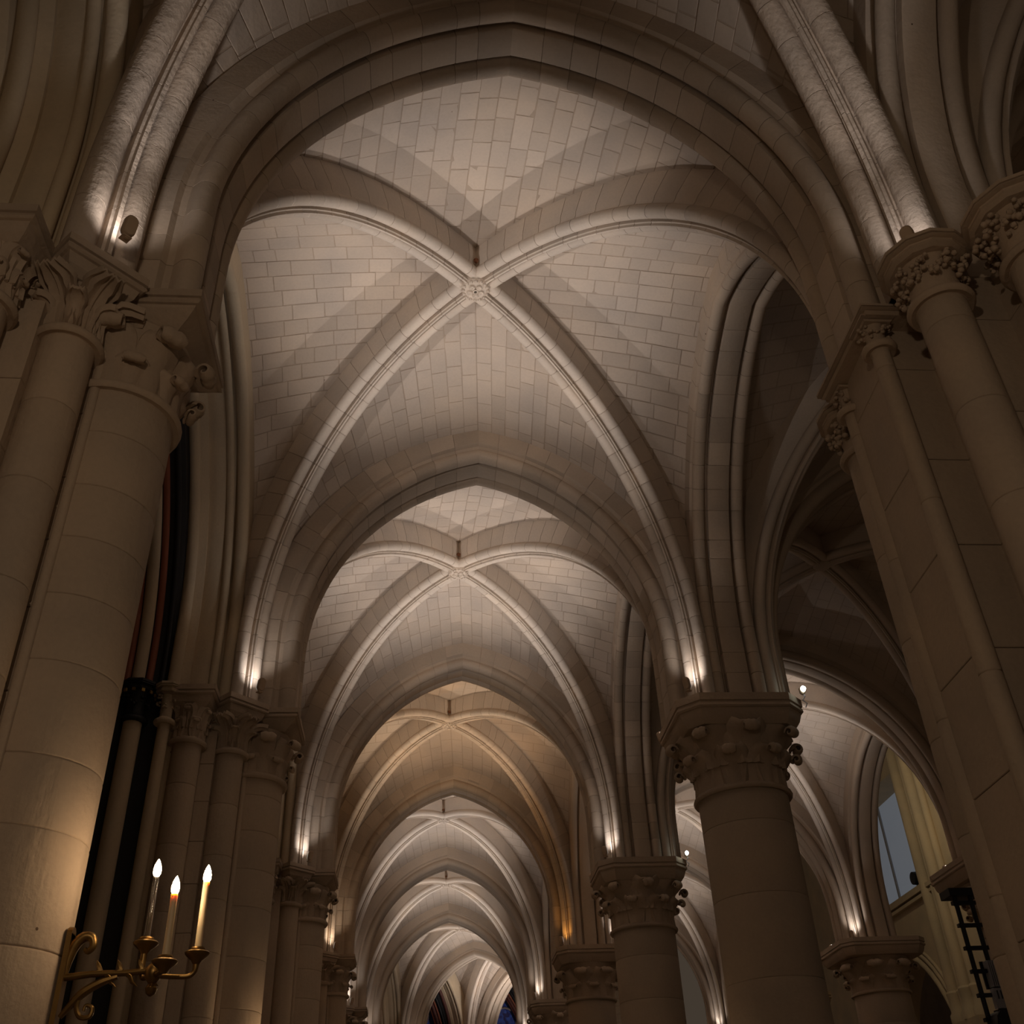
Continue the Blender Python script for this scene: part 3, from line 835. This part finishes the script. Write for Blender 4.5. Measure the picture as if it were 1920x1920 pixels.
# side walls closing the chapels
g = G(); g.add(*box((-6.7, 18, 5.5), (.4, 54, 11))); struct(g.build('wall_left', M_COLUMN, smooth=False))
for y in [n * L for n in range(-1, 7)]:
    g = G(); g.add(*box((-5.3, y, 5.5), (2.4, .6, 11))); struct(g.build('wall_left', M_COLUMN, smooth=False))
g = G(); g.add(*box((-5.2, 18, 11.2), (3.4, 54, .3))); struct(g.build('ceiling', M_COLUMN, smooth=False))

# ------------------------------------------------------------------ inner aisle on the right
def b_frame(i): return Vector(((CX + BX) / 2, i * L + .05))
HB = (BX - CX) / 2 - .66
H_B = Half(HB, ZA, 6.6, 9.45)
def binner(b):
    B = Bay(); K = Vector((BK + .02, (b + .5) * L + .12)); B.K = K
    M0, M1 = b_frame(b), b_frame(b + 1); D = Vector((1, 0)); N = Vector((0, 1))
    hw = (BX - CX) / 2 - .5
    B.nl = M0 - D * hw + N * .5; B.nr = M0 + D * hw + N * .5; B.fl = M1 - D * hw - N * .5; B.fr = M1 + D * hw - N * .5
    B.rib = {k: rib_curve(getattr(B, k), K, 9.75) for k in ('nl', 'nr', 'fl', 'fr')}
    B.tn = {s: Placed(H_B, M0, D * s) for s in (-1, 1)}; B.tf = {s: Placed(H_B, M1, D * s) for s in (-1, 1)}
    def side(x):
        a = Vector((x, b * L)); bb = Vector((x, (b + 1) * L)); mid = (a + bb) / 2; d = bb - a
        h = Half(d.length / 2 - .61, ZA, 6.70, 9.36); return {-1: Placed(h, mid, -d), 1: Placed(h, mid, d)}
    B.ls = side(CX); B.rs = side(BX)
    return B
BB = {b: binner(b) for b in range(-1, 5)}
BIN = {-1: 'beside the camera', 0: 'beside the first full bay', 1: 'beside the second bay', 2: 'beside the third bay', 3: 'beside the fourth bay', 4: 'beside the fifth bay'}
for b, B in BB.items():
    inner = Vector((B.K.x, B.K.y, 5.5)); cells = []
    def sv(pl, toward): return 1 if pl.V.dot(toward) > 0 else -1
    for s, rn, rf in ((-1, 'nl', 'fl'), (1, 'nr', 'fr')):
        pn, pf = B.tn[s], B.tf[s]
        cells.append((web_cell(placed_fn(pn, WE, .20 * sv(pn, Vector((0, 1)))), placed_fn(B.rib[rn], WED, 0), 0, 0), 5, inner))
        cells.append((web_cell(placed_fn(pf, WE, .20 * sv(pf, Vector((0, -1)))), placed_fn(B.rib[rf], WED, 0), 0, 0), 5, inner))
    for sd, near, far in ((B.ls, 'nl', 'fl'), (B.rs, 'nr', 'fr')):
        for s, rk in ((-1, near), (1, far)):
            pl = sd[s]; cells.append((web_cell(placed_fn(pl, WE, .16 * sv(pl, B.K - pl.M)), placed_fn(B.rib[rk], WED, 0), 0, 0), 5, inner))
    make_web(cells, 'vault webs of the dim inner aisle ' + BIN[b], False)
    for rk in ('nl', 'nr', 'fl', 'fr'):
        t = thing('diagonal_rib', 'dim inner aisle rib %s, %s' % (BIN[b], RIBW[rk].replace('pier', 'column')), 'rib')
        voussoirs(B.rib[rk], RIB_P, RIB_CORE, 22, M_RIB, t, split=False)
    t = thing('arcade_arch', 'stone arch on the far side of the inner aisle, %s' % BIN[b], 'arch')
    for s in (-1, 1): voussoirs(B.rs[s], AC_P, AC_CORE, 17, M_ARCH, t, split=False)
    t = thing('keystone', 'small keystone of the dim inner aisle %s' % BIN[b], 'keystone')
    g = G(); g.add(*lathe([(.02, -.01), (.10, -.01), (.14, .02), (.15, .06), (.15, .3)], 18)); g.v = [(x + B.K.x, y + B.K.y, z + 9.75) for x, y, z in g.v]; g.build('boss', M_RIB, t)
for i in range(0, 6):
    t = thing('transverse_arch', '%s dark arch crossing the inner aisle on the right' % ORD[i], 'arch')
    for s in (-1, 1): voussoirs(Placed(H_B, b_frame(i), Vector((s, 0))), ARCH_P, ARCH_CORE, 16, M_ARCH, t, split=False)

# ------------------------------------------------------------------ uplights
def pill(w, h, d, n=8):
    """rounded plate with depth d, standing in local x-z, thickness along y"""
    out = [( w / 2 * math.cos(a), (h - w) / 2 + w / 2 * math.sin(a)) for a in [PI * i / n for i in range(n + 1)]] + [(w / 2 * math.cos(a), -(h - w) / 2 + w / 2 * math.sin(a)) for a in [PI + PI * i / n for i in range(n + 1)]]
    k = len(out); v = []
    for y, s in ((-d / 2, .86), (-d / 2 + .012, 1), (d / 2 - .006, 1), (d / 2, .94)):
        v += [(x * s, y, z * s) for x, z in out]
    f = [tuple(range(k)), tuple(3 * k + i for i in range(k))]
    for q in range(3):
        for i in range(k):
            j = (i + 1) % k; f.append((q * k + i, q * k + j, (q + 1) * k + j, (q + 1) * k + i))
    return v, f
def uplight(A, K, label, power, spread=92, col=LAMP_COL, group=None, forward=.15, lit=True, aimk=.86, core=74, spill=.075, off=(0, 0)):
    d = (K - A).normalized(); p = A + d * forward + Vector(off)
    t = thing('spotlight', label, 'lamp', (p.x, p.y, ZA), math.atan2(d.x, -d.y), group)     # local -y points away from the rib
    # housing leans outward, its face turned to the rib
    g = G(); g.add(*pill(.072, .135, .045)); R = Matrix.Rotation(math.radians(14), 4, 'X') 
    g.v = [tuple(R @ Vector(q) + Vector((0, -.02, .082))) for q in g.v]; g.build('housing', M_HOUSE, t, angle=50)
    g = G(); g.add(*pill(.058, .115, .006)); g.v = [tuple(R @ Vector((q[0], q[1] + .0285, q[2])) + Vector((0, -.02, .082))) for q in g.v]; g.build('lens', M_LENS, t)
    g = G(); g.add(*box((0, -.01, .02), (.022, .014, .05))); g.add(*box((0, 0, .004), (.05, .05, .008))); g.build('bracket', M_HOUSE, t, smooth=False)
    if lit:
        for nm, en, deg, k, h in (('uplight_core', power, core, aimk, .17), ('uplight_spill', power * spill, spread, -.14, .05)):
            lp = Vector((p.x, p.y, ZA + h)) - Vector((d.x, d.y, 0)) * .045
            ld = bpy.data.lights.new(nm, 'SPOT'); ld.energy = en; ld.color = col; ld.spot_size = math.radians(deg); ld.spot_blend = 1.0; ld.shadow_soft_size = .02 if nm == 'uplight_core' else .05
            lo = link(bpy.data.objects.new(nm, ld))
            aim = Vector((d.x * k, d.y * k, 1)).normalized()
            lo.matrix_world = Matrix.Translation(lp) @ aim.to_track_quat('-Z', 'Y').to_matrix().to_4x4()
    return t
for b, B in BAYS.items():
    for rk in ('nl', 'nr', 'fl', 'fr'):
        if b == -1 and rk in ('nl', 'nr'): continue
        pw = RIB_LAMP; col = LAMP_COL; sp = 92; ak = .86; co = 70; spl = .075
        if b == -1: pw = 45; sp = 92; ak = .18; co = 50; spl = .30
        if b == 2: col = (1, .78, .58)
        if b == 2 and rk == 'fr': col = (1, .45, .10); pw *= .5
        uplight(getattr(B, rk), B.K, 'bronze uplight %s, on the %s' % (BAYN[b], RIBW[rk].replace('rising from the ', '')), pw, sp, col, forward=.03 if (b, rk) == (0, 'nr') else .15, aimk=ak, core=co, spill=.004 if (b, rk) == (0, 'nr') else spl, off=(.02, -.12) if (b, rk) == (-1, 'fr') else (0, 0))
for b, B in BB.items():
    for rk in ('nl', 'nr', 'fl', 'fr'):
        if b <= 1: continue
        uplight(getattr(B, rk), B.K, 'inner aisle uplight %s, on the %s' % (BIN[b], RIBW[rk].replace('pier', 'column').replace('rising from the ', '')), RIB_LAMP * .9)
# small bright spots on the right edge of the column capitals
for n in (1, 2):
    p = (3.31, n * L - .55, ZA + .02)
    t = thing('spotlight', 'tiny glaring white spotlight on the right edge of the %s column capital' % ORD[n - 1], 'lamp', p)
    g = G(); g.add(*tube([(0, 0, -.16), (.02, -.01, -.12), (-.015, 0, -.08), (.015, -.01, -.04), (0, 0, 0)], .006, 6)); g.build('bracket_arm', M_GREYP, t)
    g = G(); g.add(*lathe([(.012, -.02), (.03, 0), (.034, .05), (.02, .06)], 12)); g.build('housing', M_HOUSE, t)
    g = G(); g.add(*lathe([(.008, -.03), (.022, -.018), (.028, 0), (.022, .018), (.008, .03)], 12)); g.v = [(x, y - .04, z + .03) for x, y, z in g.v]; g.build('lens', M_LENSW, t)

# ------------------------------------------------------------------ candle sconces
def sconce(loc, rz, label, watts):
    """bracket along local +x from a wall plate at the origin; three electric candles"""
    t = thing('wall_sconce', label, 'sconce', loc, rz)
    g = G(); g.add(*box((.012, 0, -.15), (.02, .055, .62))); g.add(*lathe([(.0275, -.01), (.0275, .01)], 14)); 
    g.v = g.v[:8] + [(z + .012, x, y + .16) for x, y, z in g.v[8:]]; g.build('wall_plate', M_BRONZE, t)
    g = G(); g.add(*tube([(.01, 0, 0), (.12, 0, .012), (.25, 0, .012), (.345, 0, .02)], [.014, .013, .012, .012], 10)); g.build('arm', M_BRONZE, t)
    # big scroll above, smaller one below
    pts = [(.015, 0, .0), (.02, 0, .06), (.035, 0, .12), (.065, 0, .15), (.095, 0, .145), (.105, 0, .115), (.09, 0, .095), (.075, 0, .105)]
    g = G(); g.add(*tube(*curve(pts, [.012, .017, .022, .021, .018, .015, .012, .009]), 10)); g.build('upper_scroll', M_BRONZE, t)
    pts = [(.03, 0, -.14), (.06, 0, -.10), (.10, 0, -.055), (.16, 0, -.02), (.22, 0, 0)]; g = G(); g.add(*tube(*curve(pts, [.009, .014, .018, .016, .010]), 8))
    pts = [(.09, 0, -.06), (.085, 0, -.105), (.105, 0, -.14), (.14, 0, -.14), (.145, 0, -.11), (.12, 0, -.10), (.115, 0, -.12)]; g.add(*tube(*curve(pts, [.010, .010, .010, .009, .008, .007, .006]), 8)); g.build('lower_scroll', M_BRONZE, t)
    for i, (x, s) in enumerate(((.13, 1), (.17, -1), (.21, 1), (.25, -1), (.29, 1), (.33, -1))):
        g = G(); pts = [(x, 0, .012), (x + .02, 0, .012 + s * .012), (x + .028 - .02 * (s > 0), 0, .012 + s * .034), (x + .05 - .05 * (s > 0), 0, .012 + s * .05)]; g.add(*tube(pts, [.011, .012, .008, .001], 6)); g.build('spiky_leaf', M_BRONZE, t)
    g = G(); g.add(*lathe([(.004, -.085), (.018, -.075), (.024, -.055), (.014, -.04), (.03, -.02), (.034, .0), (.03, .02), (.016, .035), (.008, .04)], 16)); g.v = [(x + .355, y, z + .01) for x, y, z in g.v]; g.build('hub_knop', M_BRONZE, t)
    for (dx, dy, dz, h, clear) in ((-.055, .03, .105, .245, True), (.062, -.11, .005, .235, False), (.155, .02, .06, .26, False)):
        bx, by, bz = .355 + dx, dy, .02 + dz
        br = link(bpy.data.objects.new('branch', None), t); br.empty_display_size = .05
        ex = bx - .355
        pts = [(.355, 0, 0), (.355 + ex * .55, by * .5, -.004), (.355 + ex * .85, by * .85, -.002), (.355 + ex * .97, by * .97, .012), (bx, by, .03), (bx, by, bz)]
        g = G(); g.add(*tube(*curve(pts, [.010, .010, .010, .010, .012, .014]), 10)); g.build('branch_arm', M_BRONZE, br)
        g = G(); g.add(*lathe([(.012, -.040), (.016, -.034), (.022, -.024), (.040, -.010), (.048, -.002), (.050, .004), (.044, .010), (.026, .012), (.030, .018), (.027, .024), (.014, .026)], 20)); g.v = [(x + bx, y + by, z + bz) for x, y, z in g.v]; g.build('drip_pan', M_BRONZE, br)
        if clear:
            v, f = lathe([(.0125, 0), (.0125, h), (.0105, h), (.0105, .002)], 18)
            g = G(); g.add(v, f[:-2] ); g.v = [(x + bx, y + by, z + bz + .018) for x, y, z in g.v]; o = g.build('candle_tube', M_CLEAR, br); o['label'] = 'clear candle tube'
        else:
            g = G(); g.add(*lathe([(.0145, 0), (.0135, h), (.010, h + .004)], 16)); g.v = [(x + bx, y + by, z + bz + .018) for x, y, z in g.v]; o = g.build('candle', M_WAX, br); o['label'] = 'cream candle sleeve'
        g = G(); g.add(*lathe([(.010, 0), (.0155, .012), (.0165, .026), (.0125, .045), (.006, .062), (.001, .070)], 14)); g.v = [(x + bx, y + by, z + bz + h + .02) for x, y, z in g.v]; o = g.build('flame_bulb', M_BULB, br)
    return t
sconce((-2.005, .03, 2.46), 0, 'brass wall sconce with three lit electric candles on the near left pier', 2.2)
for n in (1, 2, 3):
    sconce((-2.005, n * L + .03, 2.46), 0, 'brass three-candle sconce low on the %s left pier' % ORD[n], 2.2)
column((CX, -L), -1, 'round column of the arcade standing behind the camera', split=False)
sconce((CX - .46, L, 1.7), PI, 'added brass three-candle fill sconce, unseen low on the nearest round column', 6.0)  # sconce added below the view to brighten the left piers
sconce((CX - .46, -L, 2.3), PI, 'added brass three-candle fill sconce on the round column behind the camera', 4.0)  # sconce added behind the camera as extra fill light
# ------------------------------------------------------------------ end of the aisle: stained windows in the last chapel arches
for wn, b in ((1, 6), (2, 7)):
    pl = BAYS[b].ls; h = pl[1].c; k = 1 if pl[1].V.x < 0 else -1
    k = 1 if pl[1].V.dot(BAYS[b].K - pl[1].M) < 0 else -1        # +v away from the vault
    P = lambda u, z, d: tuple(Vector((*(pl[1].M + pl[1].U * u + pl[1].V * (d * k)), z)))
    t = link(bpy.data.objects.new('window_%d' % wn, None)); struct(t, 'pointed stained glass window at the far end of the aisle'); t.empty_display_size = .2
    half = h.h; w = -.30
    g = G(); g.add(*tube([P(0, 1.5, .8), P(0, 7.2, .8)], .04, 8))
    for s_ in (-1, 1):
        hh = Half(half / 2 - .1, 1.5, 6.6, 7.6)
        for q in (-1, 1): g.add(*tube([P(s_ * half / 2 * .9 + q * hh.pt(i / 14, 0)[0], hh.pt(i / 14, 0)[1], .8) for i in range(15)], .035, 8))
    g.add(*tube([P(.45 * math.cos(a), 7.95 + .45 * math.sin(a), .8) for a in [2 * PI * i / 20 for i in range(21)]], .035, 8))
    g.build('tracery', M_TRACERY, t)
    n = 18; v = []
    for d in (.86, .89):
        for s_ in (-1, 1):
            for i in range(n + 1):
                u, z = h.pt(i / n, w); v.append(P(s_ * u, z, d))
    m = 2 * (n + 1)
    f = [(o + i, o + i + 1, o + n + 2 + i, o + n + 1 + i) for o in (0, m) for i in range(n)]
    g = G(); g.v = v; g.f = f; g.build('pane', M_BLUEG, t, smooth=False, recalc=False)

# ------------------------------------------------------------------ choir wall seen through the inner aisle
WX = 15.2
wr = link(bpy.data.objects.new('wall_right', None)); struct(wr); wr.empty_display_size = .3
M_WALLR = M_CREAM
g = G(); g.add(*box((WX + .5, 18.7, 8.5), (1.0, 17.4, 17))); g.add(*box((WX + .5, 38.5, 8.5), (1.0, 11, 17))); g.add(*box((WX + .5, 30.15, 16.2), (1.0, 5.9, 5)))
g.build('masonry', M_WALLR, wr, smooth=False)
hC = Half(2.75, 0, 4.9, 8.35); g = G()
for s_ in (-1, 1):
    n = 20; v = []
    for i in range(n + 1):
        u, z = hC.pt(i / n, .0)
        for x in (WX, WX + 1.0):
            v.append((x, 30.1 + s_ * u, z)); v.append((x, 30.1 + s_ * u, 9.75))
    f = []
    for i in range(n):
        a = 4 * i; b = a + 4
        f += [(a, b, b + 1, a + 1), (a + 2, a + 3, b + 3, b + 2), (a, a + 2, b + 2, b), (a + 1, b + 1, b + 3, a + 3)]
    g.add(v, f)
g.build('spandrel', M_WALLR, wr, smooth=False)
for (v0, w0, r) in ((-.06, .06, .09), (-.03, .26, .07), (-.02, .40, .05)):
    g = G()
    for s_ in (-1, 1): pl = Placed(hC, (WX, 30.1), (0, s_)); kk = 1 if pl.V.x > 0 else -1; g.add(*sweep(pl, roll(v0 * kk, w0, r, 10), 0, 1, 24))
    g.build('arch_moulding', M_WALLR, wr)
for z, d, h in ((9.62, .16, .10), (9.78, .22, .12), (9.92, .12, .08)):
    g = G(); g.add(*box((WX - d / 2, 29.6, z), (d, 6.6, h))); g.build('string_course', M_WALLR, wr, smooth=False)
for i, (y, r) in enumerate(((27.15, .19), (26.72, .12), (26.32, .20), (25.9, .12))):
    g = G(); g.add(*lathe([(r, 6.75), (r, 17)], 20, (WX - r * .6, y))); g.build('vault_shaft', M_WALLR, wr)
    g = G(); g.add(*lathe([(r + .02, 6.76), (r + .06, 6.70), (r + .05, 6.62), (r + .03, 6.5), (r + .04, 6.2), (r + .10, 6.12), (r + .10, 5.9)], 20, (WX - r * .6, y))); g.build('shaft_base', M_WALLR, wr)
g = G(); g.add(*box((WX - .15, 26.5, 2.95), (.5, 1.9, 5.9))); g.build('pier_face', M_WALLR, wr, smooth=False)
for i in range(5):
    y = 27.45 + i * .15; r = .085
    g = G(); g.add(*lathe([(r, 9.95), (r, 16)], 14, (WX + .1 + i * .16, y))); g.build('jamb_shaft', M_WALLR, wr)
w3 = link(bpy.data.objects.new('window_3', None)); struct(w3, 'pale daylit opening high in the choir wall'); w3.empty_display_size = .2
g = G(); g.add(*box((WX + .95, 30.2, 12.4), (.03, 5.6, 5.2))); g.build('pane', M_DAYG, w3, smooth=False)
g = G()
for y in (27.52, 29.4, 31.3): g.add(*tube([(WX + .9, y, 9.8), (WX + .9, y, 15)], .05, 10))
g.build('mullion', M_GREYP, w3)
t = thing('floodlight', 'squat black floodlight on the ledge of the daylit opening', 'lamp', (WX + .35, 28.45, 9.96))
g = G(); g.add(*lathe([(.05, -.22), (.20, -.20), (.22, .15), (.18, .22), (.05, .24)], 18)); g.v = [(z, x, y + .42) for x, y, z in g.v]; g.build('housing', M_DARK, t)
g = G(); g.add(*box((0, -.2, .2), (.04, .02, .4))); g.add(*box((0, .2, .2), (.04, .02, .4))); g.add(*box((0, 0, .01), (.3, .44, .03))); g.build('yoke', M_DARK, t, smooth=False)
g = G(); g.add(*box((19.5, 28, 6), (.4, 34, 12))); struct(g.build('wall_right', M_COLUMN, smooth=False))
def fill_pendant(p, drop, label, watts, col):  # added fill lamp, hung out of view to lift dark stone
    t = thing('fill_pendant_lamp', label, 'lamp', p)
    g = G(); g.add(*lathe([(.02, .35), (.05, .3), (.22, .0), (.24, -.02), (.20, -.03)], 20)); g.build('shade', M_DARK, t)
    g = G(); g.add(*tube([(0, 0, .34), (0, 0, drop)], .012, 6)); g.build('cable', M_DARK, t)
    g = G(); g.add(*lathe([(.02, .1), (.07, .05), (.08, -.0), (.05, -.06), (.01, -.08)], 14)); g.build('bulb', M_LENS, t)
    ld = bpy.data.lights.new('fill_pendant', 'POINT'); ld.energy = watts; ld.color = col; ld.shadow_soft_size = .1
    lo = link(bpy.data.objects.new('fill_pendant_light', ld)); lo.location = (p[0], p[1], p[2] - .2)
g = G(); g.add(*box((14.5, 29, 17.25), (12, 36, .4))); struct(g.build('ceiling', M_COLUMN, smooth=False))
fill_pendant((12.4, 23.0, 12.2), 4.9, 'added fill lamp hung in the choir, unseen behind the crossing pier', 125, (1, .82, .52))  # unseen lamp added to light the choir wall
fill_pendant((-1.2, -5.0, 4.4), 4.9, 'added fill lamp hung in the aisle, unseen behind the camera', 74, (1, .76, .54))  # unseen lamp added to fill the dark left piers and near vault

# ------------------------------------------------------------------ dark equipment tower at the right edge
t = thing('equipment_tower', 'black ladder truss carrying a slotted grey panel and dark boxes, bottom right corner', 'rack', (6.80, 9.6, 0))
for dx in (-.09, .13):
    g = G(); g.add(*tube([(dx, 0, 0), (dx, 0, 5.15)], .032, 10)); g.build('post', M_DARK, t)
for i in range(17):
    g = G(); g.add(*box((.02, 0, .35 + i * .29), (.34, .07, .045))); g.build('rung', M_DARK, t, smooth=False)
g = G(); g.add(*box((.03, .05, 5.12), (.45, .3, .10))); g.build('head_plate', M_DARK, t, smooth=False)
sl = link(bpy.data.objects.new('ribbed_roof', None), t); sl.empty_display_size = .1
for i in range(14):
    g = G(); g.add(*box((.07 + i * .026, -.02, 4.08), (.013, .12, .32))); g.build('slat', M_GREYP, sl, smooth=False)
g = G(); g.add(*box((.24, .06, 4.08), (.42, .03, .34))); g.build('backing', M_DARK, sl, smooth=False)
g = G(); g.add(*box((.25, -.05, 3.78), (.44, .08, .24))); g.build('slotted_panel', M_GREYP, t, smooth=False)
for i in range(8):
    g = G(); g.add(*box((.08 + i * .048, -.095, 3.82), (.012, .012, .10))); g.build('slot', M_DARK, t, smooth=False)
g = G(); g.add(*box((.25, -.05, 3.62), (.48, .12, .05))); g.build('bar', M_DARK, t, smooth=False)
g = G(); g.add(*pill(.34, .44, .30, 6)); g.v = [(x + .06, y - .1, z + 3.42) for x, y, z in g.v]; g.build('black_box', M_DARK, t)
g = G(); g.add(*box((.40, -.05, 3.42), (.26, .2, .26))); g.build('dark_case', M_DARK, t, smooth=False)
g = G()
for i in range(9): g.add(*lathe([(.02, -.03), (.05, 0), (.045, .05), (.015, .08)], 8)) if False else g.add(*[(lambda vf: ([(x + .05 + .07 * i, y - .1 - .02 * (i % 2), z + 3.12 + .03 * (i % 3)) for x, y, z in vf[0]], vf[1]))(lathe([(.02, -.03), (.05, 0), (.045, .05), (.015, .08)], 8))][0])
g.build('lamp_cluster', M_GREYP, t)
